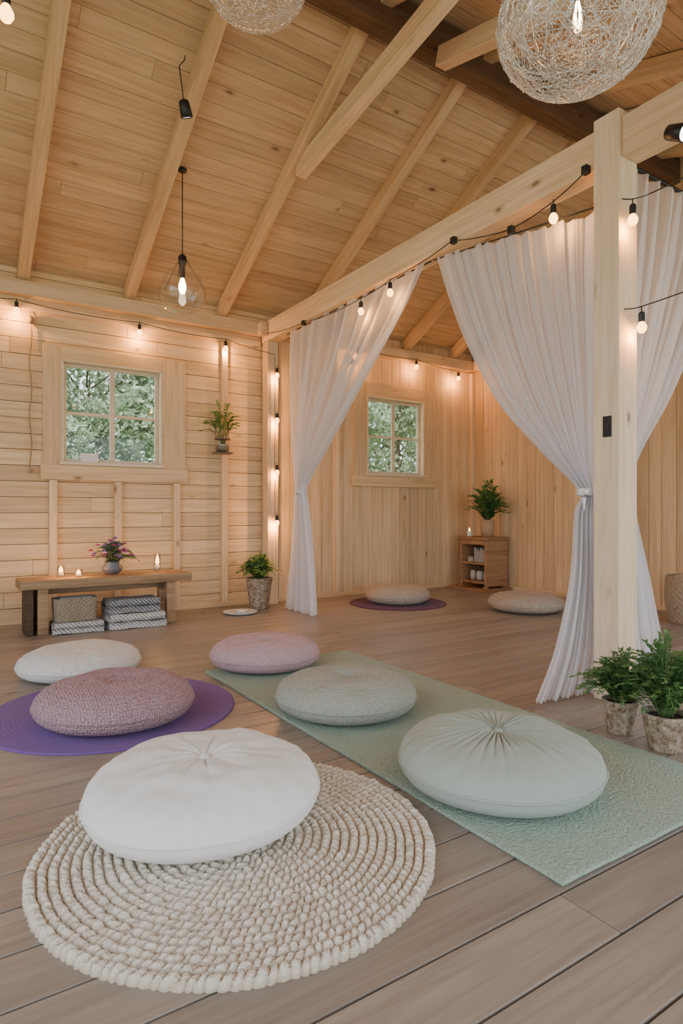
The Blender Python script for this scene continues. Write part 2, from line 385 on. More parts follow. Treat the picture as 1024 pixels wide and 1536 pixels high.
# ------------------------------------------------------------------ cushions
def cushion(name, loc, rad, th, mat, pleats=14, pamp=.012, dimple=.025, seed=1, button=True, rz=0, piping=True, pmat=None, dw=.10, reach=.30, full=3.6, wr=.012, sharp=2.0):
    rr = random.Random(seed); NS, NR = 280, 46
    e = empty(name, (loc[0],loc[1],loc[2]), rz)
    V,F = [],[]; eq = th*.43
    ph = [rr.uniform(0,6.28) for _ in range(6)]
    def outline(a): return 1+.012*math.sin(2*a+ph[0])+.007*math.sin(3*a+ph[1])+.004*math.sin(5*a+ph[2])
    prof = [math.sin(j/NR*pi/2) for j in range(NR+1)]
    prof = [min(1,p*.55+.45*(j/NR)) for j,p in enumerate(prof)]
    for side in (1,-1):
        for j in range(NR+1):
            rho = prof[j]
            for i in range(NS):
                a = 2*pi*i/NS
                ro = rho*rad*outline(a)
                if side == 1:
                    z = eq + (th-eq)*(max(0,1-rho**full))**.5
                    z -= dimple*math.exp(-(rho/dw)**2) + dimple*.4*math.exp(-(rho/.35)**2)
                    env = (1-math.exp(-(rho/.10)**2))*math.exp(-max(0,(rho-.12)/reach)**2)
                    amod = .75+.8*noise.noise(Vector((math.cos(a)*2.2+seed,math.sin(a)*2.2,seed*1.7)))
                    wa = pleats*a+ph[3]+1.1*math.sin(2*a+ph[4])+.7*math.sin(5*a+ph[1])
                    pl = 1-2.6*(1-abs(math.sin(wa*.5)))**sharp + .35*math.sin((pleats*1.7//1)*a+ph[5]+rho*2)
                    z += pamp*env*pl*max(.35,amod)
                    z += wr*noise.noise(Vector((math.cos(a)*rho*2.4+seed,math.sin(a)*rho*2.4,seed)))*(1-rho**6)
                    z += wr*.35*noise.noise(Vector((math.cos(a)*rho*6+seed,math.sin(a)*rho*6,seed*2)))*(1-rho**6)
                    z += math.exp(-((rho-.93)/.05)**2)*.0035*math.sin(26*a+3*math.sin(3*a)+ph[2])
                else:
                    z = eq - eq*(max(0,1-rho**6))**.5
                V.append((ro*math.cos(a), ro*math.sin(a), max(z,0.0)))
    K = (NR+1)*NS
    for s in (0,1):
        for j in range(NR):
            for i in range(NS):
                q = (s*K+j*NS+i, s*K+(j+1)*NS+i, s*K+(j+1)*NS+(i+1)%NS, s*K+j*NS+(i+1)%NS)
                F.append(q if s == 0 else q[::-1])
    mobj('cover', V, F, mat, e, True)
    if piping:
        b2 = MB(); SEG=160
        for i in range(SEG):
            a=2*pi*i/SEG; rp=rad*outline(a)
            for k in range(6):
                an=2*pi*k/6; q=rp+.001+.004*math.cos(an); b2.v.append((q*math.cos(a),q*math.sin(a),eq+.004*math.sin(an))); b2.t.append(.5)
        for i in range(SEG):
            for k in range(6): b2.f.append((i*6+k,((i+1)%SEG)*6+k,((i+1)%SEG)*6+(k+1)%6,i*6+(k+1)%6))
        b2.out('piping', pmat or mat, e, True)
    if button:
        b = MB(); b.sphere((0,0,th-dimple*1.4+.004), .020, 16, 8, .5); b.out('button', pmat or mat, e, True)
    return e
F_white = fabric('white_linen', (.84,.83,.80), 260, .12, .002, 'noise', .02)
F_white2 = fabric('white_knit', (.84,.83,.80), 85, .6, .008, 'weave', .03, dk=.35)
F_sage = fabric('sage_linen', (.40,.455,.40), 240, .35, .003, 'noise', .06)
F_sage2 = fabric('sage_weave', (.51,.54,.475), 110, .7, .008, 'weave', .04, dk=.58)
F_mauve = fabric('mauve_knit', (.64,.42,.475), 82, 1.0, .012, 'weave', .03, dk=.75)
F_pink = fabric('pink_weave', (.72,.50,.55), 100, .7, .009, 'weave', .04, dk=.55)
F_oat = fabric('oat_knit', (.62,.52,.42), 65, .9, .012, 'weave', .05, dk=.65)
cushion('floor_cushion', (.715,1.90,.030), .362, .205, F_white, 9, .0042, .015, 3, reach=.42, wr=.018)
cushion('floor_cushion', (1.715,1.585,.0132), .36, .20, F_sage, 38, .0062, .012, 5, reach=.48, wr=.010, sharp=1.6)
cushion('floor_cushion', (1.72,2.59,.0132), .35, .185, F_sage2, 12, .0015, .026, 8, dw=.14)
cushion('floor_cushion', (1.77,3.62,.0132), .345, .185, F_pink, 10, .0015, .020, 12)
cushion('floor_cushion', (.724,3.10,.010), .365, .195, F_mauve, 8, .002, .024, 17, dw=.16)
cushion('floor_cushion', (.745,4.11,.0), .355, .17, F_white2, 8, .0015, .004, 21, button=False)
cushion('floor_cushion', (4.23,5.36,.009), .35, .195, F_oat, 8, .0015, .004, 25, button=False)
cushion('floor_cushion', (5.01,4.255,0), .37, .185, F_oat, 8, .0015, .004, 29, button=False)

# ------------------------------------------------------------------ rugs
def jute(name, c, rad, nring=21, h=.026):
    V,F,T = [],[],[]; per=6; NR=nring*per; NS=1300; dr=rad/nring
    kk = [max(6, int(round(2*pi*(i+.5)*dr/.024))) for i in range(nring)]
    for j in range(NR+1):
        ri=j/per; i0=min(nring-1,int(ri)); fr=ri-i0 if j<NR else 1.0
        pr=max(0,math.sin(pi*fr))**.5
        for s in range(NS):
            a=2*pi*s/NS; ca,sa=math.cos(a),math.sin(a)
            nz=noise.noise(Vector((ca*ri*1.1,sa*ri*1.1,i0*.7)))
            st=abs(math.sin(kk[i0]*a*.5+ (i0*2.399) + (fr-.5)*2.2+nz*1.4))**.7
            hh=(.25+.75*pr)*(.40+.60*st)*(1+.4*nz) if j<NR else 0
            r=ri*dr + (.006*st if j>NR-per//2 else 0)+.005*noise.noise(Vector((ca*ri*.3,sa*ri*.3,3.1)))
            z=.006+(h-.006)*hh if j<NR else .0
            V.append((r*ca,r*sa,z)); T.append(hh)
    for j in range(NR):
        for s in range(NS): F.append((j*NS+s,(j+1)*NS+s,(j+1)*NS+(s+1)%NS,j*NS+(s+1)%NS))
    m,nt,out=mat_new('braided_jute'); at=N(nt,'ShaderNodeAttribute',attribute_name='tint')
    tc=N(nt,'ShaderNodeTexCoord'); n=N(nt,'ShaderNodeTexNoise',Scale=140.0,Detail=3.0); L(nt,tc.outputs['Object'],n.inputs[0])
    n2=N(nt,'ShaderNodeTexNoise',Scale=4.0,Detail=3.0); L(nt,tc.outputs['Object'],n2.inputs[0])
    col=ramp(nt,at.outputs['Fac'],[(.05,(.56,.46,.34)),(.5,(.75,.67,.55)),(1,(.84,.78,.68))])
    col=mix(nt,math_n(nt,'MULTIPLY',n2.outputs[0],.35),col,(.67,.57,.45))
    bsdf(nt,out,col,.95,bump=n.outputs[0],bstr=1.0,bdist=.009,Specular_IOR_Level=.1)
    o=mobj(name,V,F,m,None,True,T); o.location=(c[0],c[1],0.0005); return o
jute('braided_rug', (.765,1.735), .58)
def disc_rug(name,c,rad,col,h=.009):
    b=MB(); prof=[]; n=30
    for i in range(n*4+1):
        r=max(1e-6,rad*i/(n*4)); prof.append((r, h-.0012*(1-abs(math.sin(pi*i/4))) if i<n*4 else h*.5))
    prof.append((rad,0)); prof=list(reversed(prof))
    b.lathe(prof,seg=128); o=b.out(name,fabric(name+'_felt',col,220,.6,.004,'noise',.1),None,True); o.location=(c[0],c[1],.0005); return o
disc_rug('round_rug',(.75,3.26),.60,(.20,.105,.355))
disc_rug('round_rug',(4.23,5.36),.53,(.12,.04,.09))
V,F=[],[]; nx,ny=40,100; x0,x1,y0,y1=1.395,2.455,1.06,3.70
for j in range(ny+1):
    for i in range(nx+1):
        x=x0+(x1-x0)*i/nx; y=y0+(y1-y0)*j/ny
        V.append((x+ .004*noise.noise(Vector((y*3,0,0))), y+.003*noise.noise(Vector((x*3,5,0))), .013))
for j in range(ny):
    for i in range(nx): a=j*(nx+1)+i; F.append((a,a+1,a+nx+2,a+nx+1))
o=mobj('yoga_mat',V,F,fabric('sage_mat',(.40,.505,.41),100,1.0,.014,'noise',.14),None,True)
s=o.modifiers.new('s','SOLIDIFY'); s.thickness=.0125; s.offset=-1
s=o.modifiers.new('b','BEVEL'); s.width=.004; s.segments=3; s.limit_method='ANGLE'

# ------------------------------------------------------------------ curtains
def sheer(name, col):
    m,nt,out=mat_new(name)
    d=N(nt,'ShaderNodeBsdfDiffuse'); d.inputs[0].default_value=(*col,1)
    t=N(nt,'ShaderNodeBsdfTranslucent'); t.inputs[0].default_value=(*col,1)
    tr=N(nt,'ShaderNodeBsdfTransparent')
    lw=N(nt,'ShaderNodeLayerWeight',Blend=.5)
    m1=N(nt,'ShaderNodeMixShader'); m1.inputs[0].default_value=.45; L(nt,d.outputs[0],m1.inputs[1]); L(nt,t.outputs[0],m1.inputs[2])
    m2=N(nt,'ShaderNodeMixShader'); L(nt,math_n(nt,'MULTIPLY_ADD',lw.outputs['Facing'],-.48,.48),m2.inputs[0]); L(nt,m1.outputs[0],m2.inputs[1]); L(nt,tr.outputs[0],m2.inputs[2])
    L(nt,m2.outputs[0],out.inputs[0]); return m
M_sheer=sheer('sheer_voile',(.90,.90,.93))
def cr(p,t):
    n=len(p)-1; x=min(max(t*n,0),n-1e-6); i=int(x); f=x-i
    a,b_,c,d=p[max(i-1,0)],p[i],p[i+1],p[min(i+2,n)]
    return b_+(c-a)*.5*f+(a*2-b_*5+c*4-d)*.5*f*f+(b_*3-a-c*3+d)*.5*f*f*f
def curtain(name, levels, nfold, nrm, tie, tier, seed=1):
    PL=[Vector(l[0]) for l in levels]; PR=[Vector(l[1]) for l in levels]; AM=[Vector((l[2],0,0)) for l in levels]
    e=empty(name,tie); o0=Vector(tie); NU,NV=320,120; V,F=[],[]; nrm=Vector(nrm).normalized(); rr=random.Random(seed)
    ph=[rr.uniform(0,6.28) for _ in range(4)]
    for j in range(NV+1):
        t=j/NV; a=cr(PL,t); c=cr(PR,t); am=max(.004,cr(AM,t).x)
        for i in range(NU+1):
            s=i/NU; p=a.lerp(c,s)
            w=math.sin(2*pi*nfold*s+1.6*math.sin(5*s+ph[0])+.5*math.sin(2.5*t+ph[1]))+.4*math.sin(2*pi*nfold*1.63*s+ph[2]+t*1.2)+.15*math.sin(2*pi*nfold*3.3*s+ph[0])
            ss=math.sin(2*pi*nfold*.37*s+ph[3]+t)
            p=p+nrm*(am*(w*.95+.7*ss))
            if j==0: p.z-=.012*abs(math.sin(pi*nfold*.5*s))
            V.append(tuple(p-o0))
    for j in range(NV):
        for i in range(NU): k=j*(NU+1)+i; F.append((k,k+1,k+NU+2,k+NU+1))
    mobj('fabric',V,F,M_sheer,e,True)
    b=MB()
    b.lathe([(tier*.95,-.02),(tier+.006,-.012),(tier+.002,0),(tier+.007,.012),(tier*.95,.02)],(0,0,0),24); b.sphere((-tier*.75,-tier*.6,0),.02,12,8,.9)
    b.tube([(-tier*.8,-tier*.6,0),(-tier-.02,-tier*.7,-.04),(-tier-.015,-tier*.7,-.10)],[.008,.011,.006],8)
    b.out('tieback',fabric('tie_cloth',(.85,.85,.88),200,.3,.002,'noise'),e,True); return e
c1=curtain('sheer_curtain',[
 ((3.05,5.66,2.86),(3.03,3.50,2.86),.018),
 ((3.05,5.66,2.55),(3.03,3.80,2.52),.028),
 ((3.04,5.62,2.15),(3.03,4.32,2.10),.034),
 ((3.03,5.56,1.75),(3.03,4.85,1.65),.034),
 ((3.02,5.47,1.38),(3.02,5.22,1.33),.030),
 ((3.02,5.45,1.20),(3.02,5.29,1.20),.024),
 ((3.02,5.48,1.05),(3.02,5.25,1.05),.027),
 ((3.03,5.56,.62),(3.03,5.18,.62),.030),
 ((3.04,5.65,.25),(3.03,5.12,.25),.032),
 ((3.04,5.70,.012),(3.02,5.08,.012),.034)],11,(1,0,0),(3.02,5.37,1.2),.060,3)
c2=curtain('sheer_curtain',[
 ((3.04,3.40,2.86),(3.05,2.10,2.66),.020),
 ((3.04,3.27,2.52),(3.05,2.11,2.40),.028),
 ((3.04,3.08,2.12),(3.05,2.11,2.05),.032),
 ((3.03,2.80,1.70),(3.05,2.11,1.68),.032),
 ((3.01,2.44,1.36),(3.03,2.11,1.32),.026),
 ((2.99,2.17,1.12),(3.01,2.09,1.10),.017),
 ((2.97,2.18,.98),(3.03,2.10,.98),.020),
 ((2.90,2.16,.62),(3.05,2.10,.62),.024),
 ((2.77,2.16,.25),(3.05,2.10,.25),.026),
 ((2.58,2.13,.02),(3.02,2.11,.012),.028)],12,(.6,.8,0),(3.0,2.13,1.11),.045,6)
c3=curtain('sheer_curtain',[
 ((3.17,2.12,3.02),(4.60,2.12,3.02),.018),
 ((3.17,2.12,2.65),(4.42,2.12,2.62),.026),
 ((3.18,2.12,2.20),(4.12,2.12,2.15),.030),
 ((3.20,2.12,1.75),(3.78,2.12,1.70),.030),
 ((3.24,2.12,1.38),(3.46,2.12,1.34),.022),
 ((3.27,2.12,1.14),(3.38,2.12,1.14),.018),
 ((3.27,2.12,1.00),(3.41,2.12,1.00),.020),
 ((3.24,2.12,.62),(3.55,2.12,.62),.024),
 ((3.22,2.12,.25),(3.68,2.12,.25),.026),
 ((3.21,2.12,.012),(3.78,2.12,.012),.028)],11,(0,1,0),(3.325,2.12,1.14),.050,9)
def rel(e, pts): return [tuple(Vector(p)-e.location) for p in pts]
b=MB(); b.tube(rel(c3,[(3.13,2.12,3.03),(6.18,2.12,3.03)]),.012,10); b.out('curtain_rod',M_black,c3,True)
b=MB(); b.tube(rel(c1,[(3.045,5.70,2.845),(3.045,3.46,2.845)]),.005,8); b.out('curtain_wire',M_black,c1,True)
b=MB(); b.tube(rel(c2,[(3.045,3.44,2.845),(3.045,2.07,2.68)]),.005,8); b.out('curtain_wire',M_black,c2,True)

# ------------------------------------------------------------------ string lights
def string_lights(name, paths, bulbs, clips=(), glow=6.5):
    e=empty(name,bulbs[0]); o=Vector(bulbs[0]); w=MB(); s=MB(); g=MB()
    for p in paths:
        P=[]
        for i in range(len(p)-1):
            a,b_=Vector(p[i]),Vector(p[i+1]); sag=.05*(b_-a).length if abs((b_-a).z)<.8*(b_-a).length else 0
            for k in range(8):
                t=k/8; q=a.lerp(b_,t); q.z-=sag*4*t*(1-t)*.5; P.append(tuple(q-o))
        P.append(tuple(Vector(p[-1])-o)); w.tube(P,.0035,6)
    for i,q in enumerate(bulbs):
        q=Vector(q)-o
        s.lathe([(.008,.075),(.014,.07),(.017,.062),(.017,.026),(.014,.02)],tuple(q),12)
        w.tube([tuple(q+Vector((0,0,.072))),tuple(q+Vector((0,0,.10)))],.0035,6)
        g.lathe([(1e-6,-.038),(.013,-.035),(.023,-.022),(.026,-.005),(.020,.01),(.012,.021)],tuple(q),12)
        li=bpy.data.lights.new('bulb_light','POINT'); li.energy=glow; li.color=(1,.43,.11); li.shadow_soft_size=.006
        lo=bpy.data.objects.new('bulb_light',li); lo.location=q+Vector((0,0,-.047)); link(lo,e)
    for (x,y,z) in clips:
        x-=o.x; y-=o.y; z-=o.z; s.box(x-.018,x+.018,y-.018,y+.018,z-.022,z+.022)
    w.out('wire',M_black,e,True); s.out('sockets',M_black,e,False,.002); g.out('bulbs',M_bulb,e,True); return e
yy=6.11
string_lights('string_lights',[[( -1.6,yy,2.88),(-.45,yy,2.86),(.583,yy,2.865),(1.645,yy,2.84),(2.534,yy,2.815),(3.045,5.985,2.70),(3.045,5.985,2.2),(3.045,5.985,1.6),(3.045,5.985,.9)]],
   [(.583,yy,2.774),(1.645,yy,2.748),(2.534,yy,2.72),(-.45,yy,2.77),(3.06,5.965,2.475),(3.06,5.965,1.99),(3.06,5.965,1.43),(3.06,5.965,.89)])
string_lights('string_lights',[[(3.2,6.07,2.93),(4.2,6.08,2.95),(5.1,6.08,2.94),(5.825,6.08,2.88),(6.12,6.08,2.9)]],[(4.2,6.08,2.86),(5.1,6.08,2.85),(5.825,6.08,2.79)])
bx=2.94
string_lights('string_lights',[[(bx,5.95,2.90),(bx,5.2,2.82),(bx,4.215,2.77),(bx,3.82,2.80),(bx,3.13,2.85),(bx,2.61,2.73),(bx,2.30,2.77),(bx,2.10,2.84)]],
   [(bx,4.215,2.67),(bx,3.82,2.707),(bx,2.30,2.68)],[(2.955,3.13,2.855),(bx,2.61,2.725),(2.955,2.10,2.86),(2.955,5.2,2.82)],4)
string_lights('string_lights',[[(2.93,1.87,2.60),(2.99,1.86,2.61),(3.15,1.85,2.68),(3.2,1.0,2.8)],[(2.95,1.87,2.04),(3.07,1.86,2.07),(3.2,1.2,2.2)]],[(2.99,1.85,2.507),(3.07,1.85,1.968)],(),3)
e=empty('hanging_bulb',(.28,3.40,3.43)); b=MB(); b.tube([(0,0,.08),(0,0,RZ-.29-3.43)],.004,6); b.lathe([(.010,.10),(.02,.09),(.02,.03),(.016,.02)],(0,0,0),14); b.out('cord_and_socket',M_black,e,True)
b=MB(); b.lathe([(1e-6,-.06),(.022,-.052),(.034,-.03),(.034,-.01),(.016,.025)],(0,0,0),16); b.out('bulb',M_bulb,e,True)
b=MB(); b.box(-.006,0,-.025,.025,-.055,.055); b.box(-.010,-.006,-.008,.008,-.02,.02); o=b.out('switch_plate',M_black,None,bevel=.002); o.location=(2.9550,1.97,1.45)
def spot(name, loc, aim, sz=1.0, cord=None):
    e=empty(name,loc); b=MB(); b.lathe([(.018*sz,0),(.03*sz,.01*sz),(.036*sz,.09*sz),(.032*sz,.092*sz),(.03*sz,.08*sz)],(0,0,0),20); o=b.out('housing',M_black,e,True)
    q=Vector(aim).to_track_quat('Z','Y'); o.rotation_mode='QUATERNION'; o.rotation_quaternion=q
    g=MB(); g.lathe([(1e-6,0),(.03*sz,0),(.03*sz,.003)],(0,0,.084*sz),20); o=g.out('lens',emis('led_'+name,(1,.97,.9),1 if sz>1.18 else 8),e); o.rotation_mode='QUATERNION'; o.rotation_quaternion=q
    c=MB()
    if cord: c.tube([(0,0,0)]+[tuple(Vector(p)-Vector(loc)) for p in cord],.004,6); c.out('bracket',M_black,e,True)
    return e
spot('spotlight',(2.90,1.62,2.80),(-.1,-1,-.55),1.15,[(2.975,1.62,2.86)])
spot('hanging_spotlight',(1.43,4.20,3.86),(.35,.3,-.95),1.2,[(1.42,4.2,3.95),(1.40,4.2,4.08),(1.44,4.2,4.14),(1.44,4.2,4.168)])

# ------------------------------------------------------------------ pendants
M_wire,nt,out=mat_new('silver_wire'); bsdf(nt,out,(.80,.78,.74),.22,.9)
M_cryst=plain('crystal_bead',(.95,.94,.92),.08,0.2)
def wire_pendant(name, c, rx, rz_, top, seed):
    rr=random.Random(seed); e=empty(name,c)
    cu=bpy.data.curves.new('wire_shell','CURVE'); cu.dimensions='3D'; cu.bevel_depth=.0009; cu.bevel_resolution=0
    def shp(v):
        k=1.0-.16*max(0,v.z)**2
        return Vector((v.x*rx*k,v.y*rx*k,v.z*rz_))
    bd=MB()
    for i in range(160):
        ax=rv().normalized(); u=ax.orthogonal().normalized(); w=ax.cross(u); off=rr.uniform(-.75,.75)
        sp=cu.splines.new('POLY'); n=36; sp.points.add(n-1); a0=rr.uniform(0,6.28); k=math.sqrt(1-off*off)
        for j in range(n):
            a=a0+2*pi*j/n; v=(ax*off+(u*math.cos(a)+w*math.sin(a))*k); v=(v*(1+rr.uniform(-.012,.012)))
            if v.z>.97: v.z=.97
            p=shp(v); sp.points[j].co=(p.x,p.y,p.z,1)
            if rr.random()<.13: bd.sphere(tuple(p),.0033,5,4)
        sp.use_cyclic_u=True
    o=bpy.data.objects.new('wire_shell',cu); cu.materials.append(M_wire); link(o,e)
    bd.out('beads',M_cryst,e,True)
    b=MB(); b.tube([(0,0,rz_*.5),(0,0,top-c[2])],.005,8); b.lathe([(.02,rz_*.30),(.024,rz_*.32),(.024,rz_*.55),(.01,rz_*.62)],(0,0,0),16)
    b.lathe([(.06,top-c[2]-.02),(.055,top-c[2])],(0,0,0),20); b.out('cord_and_socket',M_black,e,True)
    z0=rz_*.30
    g=MB(); g.lathe([(.012,z0),(.02,z0-.03),(.034,z0-.07),(.036,z0-.09),(.024,z0-.12),(1e-6,z0-.13)],(0,0,0),20); g.out('bulb_glass',M_glass2,e,True)
    f=MB()
    for k in range(4):
        a=k*pi/2; f.tube([(.004*math.cos(a),.004*math.sin(a),z0-.01),(.012*math.cos(a),.012*math.sin(a),z0-.05),(.006*math.cos(a),.006*math.sin(a),z0-.10)],.003,6)
    f.out('filament',M_bulb2,e,True); return e
wire_pendant('pendant_lamp',(1.91,1.39,2.755),.28,.235,roof(1.39)-.001,5)
wire_pendant('pendant_lamp',(1.45,3.08,3.92),.285,.235,roof(3.08)-.001,9)
e=empty('glass_pendant_lamp',(1.67,4.93,2.80))
tp=roof(4.93)-2.80
pr=[(.03,.27),(.035,.22),(.09,.17),(.155,.09),(.19,0),(.185,-.08),(.14,-.15),(.07,-.185),(1e-6,-.19)]
b=MB(); b.lathe(pr,(0,0,0),40); b.out('globe',M_glass2,e,True)
b=MB(); b.tube([(0,0,.2),(0,0,tp-.002)],.0045,6); b.lathe([(.02,.10),(.022,.12),(.022,.2),(.034,.22),(.034,.275),(.008,.30)],(0,0,0),16)
b.lathe([(.035,tp-.035),(.035,tp-.015)],(0,0,0),16)
for k in range(3):
    a=2*pi*k/3; b.tube([(.03*math.cos(a),.03*math.sin(a),.26),(.1*math.cos(a),.1*math.sin(a),.165),(.185*math.cos(a),.185*math.sin(a),.04)],.0025,5)
b.out('cord_and_socket',M_black,e,True)
b=MB(); b.lathe([(.012,.10),(.028,.05),(.03,.02),(.02,-.02),(1e-6,-.03)],(0,0,0),16); b.out('bulb',emis('white_bulb',(1,.78,.5),24),e,True)

# ------------------------------------------------------------------ plants
M_leaf=leafmat('plant_leaves',(.03,.10,.028),(.18,.37,.12)); M_leaf2=leafmat('plant_leaves_light',(.05,.15,.04),(.27,.45,.15))
M_stem=plain('stem_green',(.12,.20,.06),.7)
def foliage(parent, z0, n, spread, height, ll, lw, npl=14, seed=1, mat=None, start=.15, r0=.03, droop=.25, clip=None):
    rr=random.Random(seed); V,F,T=[],[],[]; st=MB()
    for i in range(n):
        a=rr.uniform(0,6.28); q=math.sqrt(rr.random()); ex=spread*q*rr.uniform(.8,1.1); hh=height*(1-.55*q*q)*rr.uniform(.75,1.1)
        cx=ex*math.cos(a); cy=ex*math.sin(a)
        if clip: cx=min(cx,clip[0]); cy=min(cy,clip[1])
        p0=Vector((r0*math.cos(a)*rr.random(),r0*math.sin(a)*rr.random(),z0-.02)); p2=Vector((cx,cy,z0+hh)); p1=Vector((cx*.35,cy*.35,z0+hh*.8+droop*.1))
        pts=[]
        for k in range(9):
            t=k/8; pts.append(p0*(1-t)**2+p1*2*t*(1-t)+p2*t*t-Vector((0,0,droop*ex*t**3)))
        st.tube([tuple(p) for p in pts],.0022,4)
        for k in range(npl):
            t=start+(1-start)*k/(npl-1); x=t*8; j=min(7,int(x)); p=pts[j].lerp(pts[j+1],x-j); d=(pts[j+1]-pts[j]).normalized()
            for sgn in (-1,1):
                side=d.cross(Vector((0,0,1))).normalized()*sgn; dd=(side+d*.7+Vector((rr.uniform(-.5,.5),rr.uniform(-.5,.5),rr.uniform(-.3,.6)))).normalized()
                leaf(V,F,T,p,dd,Vector((rr.uniform(-.4,.4),rr.uniform(-.4,.4),1)),ll*rr.uniform(.7,1.2)*(1-.4*t),lw*rr.uniform(.7,1.2),min(1,max(0,.15+.55*t+rr.uniform(-.25,.3))))
    st.out('stems',M_stem,parent,True); mobj('foliage',V,F,mat or M_leaf,parent,tint=T)
m,nt,out=mat_new('birch_pot'); tc=N(nt,'ShaderNodeTexCoord'); n=N(nt,'ShaderNodeTexNoise',Scale=38.0,Detail=5.0,Roughness=.7); L(nt,tc.outputs['Object'],n.inputs[0])
bsdf(nt,out,ramp(nt,n.outputs[0],[(.35,(.14,.09,.05)),(.5,(.33,.255,.175)),(.68,(.52,.46,.38))]),.9,bump=n.outputs[0],bstr=.8,bdist=.01); M_pot=m
M_soil=plain('soil',(.04,.028,.018),.95)
def pot(e,r0,r1,h):
    b=MB(); b.lathe([(1e-6,0),(r0,0),(r0*1.02,h*.05),(r1*.97,h*.85),(r1,h*.88),(r1*1.03,h*.98),(r1*1.0,h),(r1*.88,h),(r1*.85,h*.85),(1e-6,h*.85)],(0,0,0),36); b.out('pot',M_pot,e,True)
    s=MB(); s.lathe([(r1*.86,h*.86),(1e-6,h*.875)],(0,0,0),24); s.out('soil',M_soil,e)
e=empty('potted_fern',(2.60,1.67,0)); pot(e,.055,.076,.15); foliage(e,.14,90,.22,.24,.034,.014,16,1,M_leaf)
e=empty('potted_fern',(2.575,1.445,0)); pot(e,.068,.094,.155); foliage(e,.145,120,.225,.34,.034,.014,18,2,M_leaf)
e=empty('potted_plant',(2.80,5.86,0)); pot(e,.095,.135,.32); foliage(e,.30,75,.25,.26,.07,.035,9,3,M_leaf2)
# cabinet
e=empty('side_cabinet',(5.92,5.73,0)); b=MB()
b.box(-.20,.20,-.26,.26,.64,.68,.3); b.box(-.18,.20,-.23,-.20,.06,.64,.6); b.box(-.18,.20,.20,.23,.06,.64,.8); b.box(-.17,.20,-.20,.20,.09,.12,.4); b.box(-.17,.19,-.20,.20,.33,.355,.7); b.box(.18,.20,-.20,.20,.12,.64,.2)
b.box(-.26,.22,-.29,.36,.0,.035,.5); b.box(-.2,-.15,-.24,-.19,.035,.06); b.box(-.2,-.15,.19,.24,.035,.06); b.box(.14,.19,-.24,-.19,.035,.06); b.box(.14,.19,.19,.24,.035,.06)
b.box(-.185,-.165,-.20,.20,.585,.64,.9)
b.out('carcass',M_cab,e,bevel=.004)
b=MB()
for k,(y,r) in enumerate(((-.12,.045),(0,.05),(.12,.04))): b.lathe([(r*.7,0),(r,.02),(r,.09),(r*.8,.11),(r*.9,.12)],(-.05,y,.12),20)
b.out('jars',plain('stone_jar',(.5,.48,.45),.4),e,True)
b=MB()
for k in range(6): b.box(-.10,.08,-.15+k*.035,-.12+k*.035,.355,.50+.02*(k%3),k/6)
b.box(-.1,.06,.08,.17,.355,.42,.9); b.out('books',plain('book_covers',(.42,.40,.36),.6),e,bevel=.002)
e=empty('potted_plant',(5.90,5.63,.681)); b=MB(); b.lathe([(1e-6,0),(.075,0),(.085,.1),(.09,.22),(.08,.22),(.075,.19),(1e-6,.19)],(0,0,0),28); b.out('pot',plain('wood_pot',(.42,.28,.17),.7),e,True)
foliage(e,.19,54,.30,.52,.095,.034,10,4,M_leaf,r0=.02,clip=(.20,.30))
e=empty('candle',(5.83,5.88,.681)); b=MB(); b.lathe([(.035,0),(.035,.07),(.03,.07),(1e-6,.065)],(0,0,0),20); b.out('wax',plain('wax',(.8,.75,.65),.4),e,True)
b=MB(); b.lathe([(.004,.065),(.012,.085),(1e-6,.12)],(0,0,0),10); b.out('flame',M_candle,e,True)

# ------------------------------------------------------------------ bench
e=empty('wooden_bench',(1.25,5.68,0)); V,F,T=[],[],[]
n=60
for k in range(n+1):
    x=-.70+1.40*k/n; fr=-.185+.014*noise.noise(Vector((x*4,1,0)))+.006*noise.noise(Vector((x*14,1,0))); bk=.18+.012*noise.noise(Vector((x*4,7,0)))
    V+=[(x,fr,.375),(x,fr-.008,.41),(x,fr+.004,.448),(x,bk-.004,.448),(x,bk+.006,.41),(x,bk,.375)]; T+=[.3]*6
for k in range(n):
    for i in range(6): F.append((k*6+i,(k+1)*6+i,(k+1)*6+(i+1)%6,k*6+(i+1)%6))
F.append((0,1,2,3,4,5)); F.append(tuple(n*6+i for i in (5,4,3,2,1,0)))
mobj('seat',V,F,M_bench,e,tint=T,bevel=.004)
b=MB(); b.box(-.57,-.49,-.15,-.08,0,.375,.3); b.box(.48,.56,-.15,-.08,0,.375,.6); b.box(.48,.56,.08,.15,0,.375,.2); b.box(-.49,.48,.09,.12,.30,.375,.4); b.box(.50,.54,-.08,.08,.28,.34,.5); b.out('legs',M_bench,e,bevel=.006)
b=MB(); b.box(-.655,-.60,-.15,.15,0,.375,.3); b.box(-.60,-.49,.08,.15,0,.375,.1); b.out('end_board',M_benchd,e,bevel=.005)
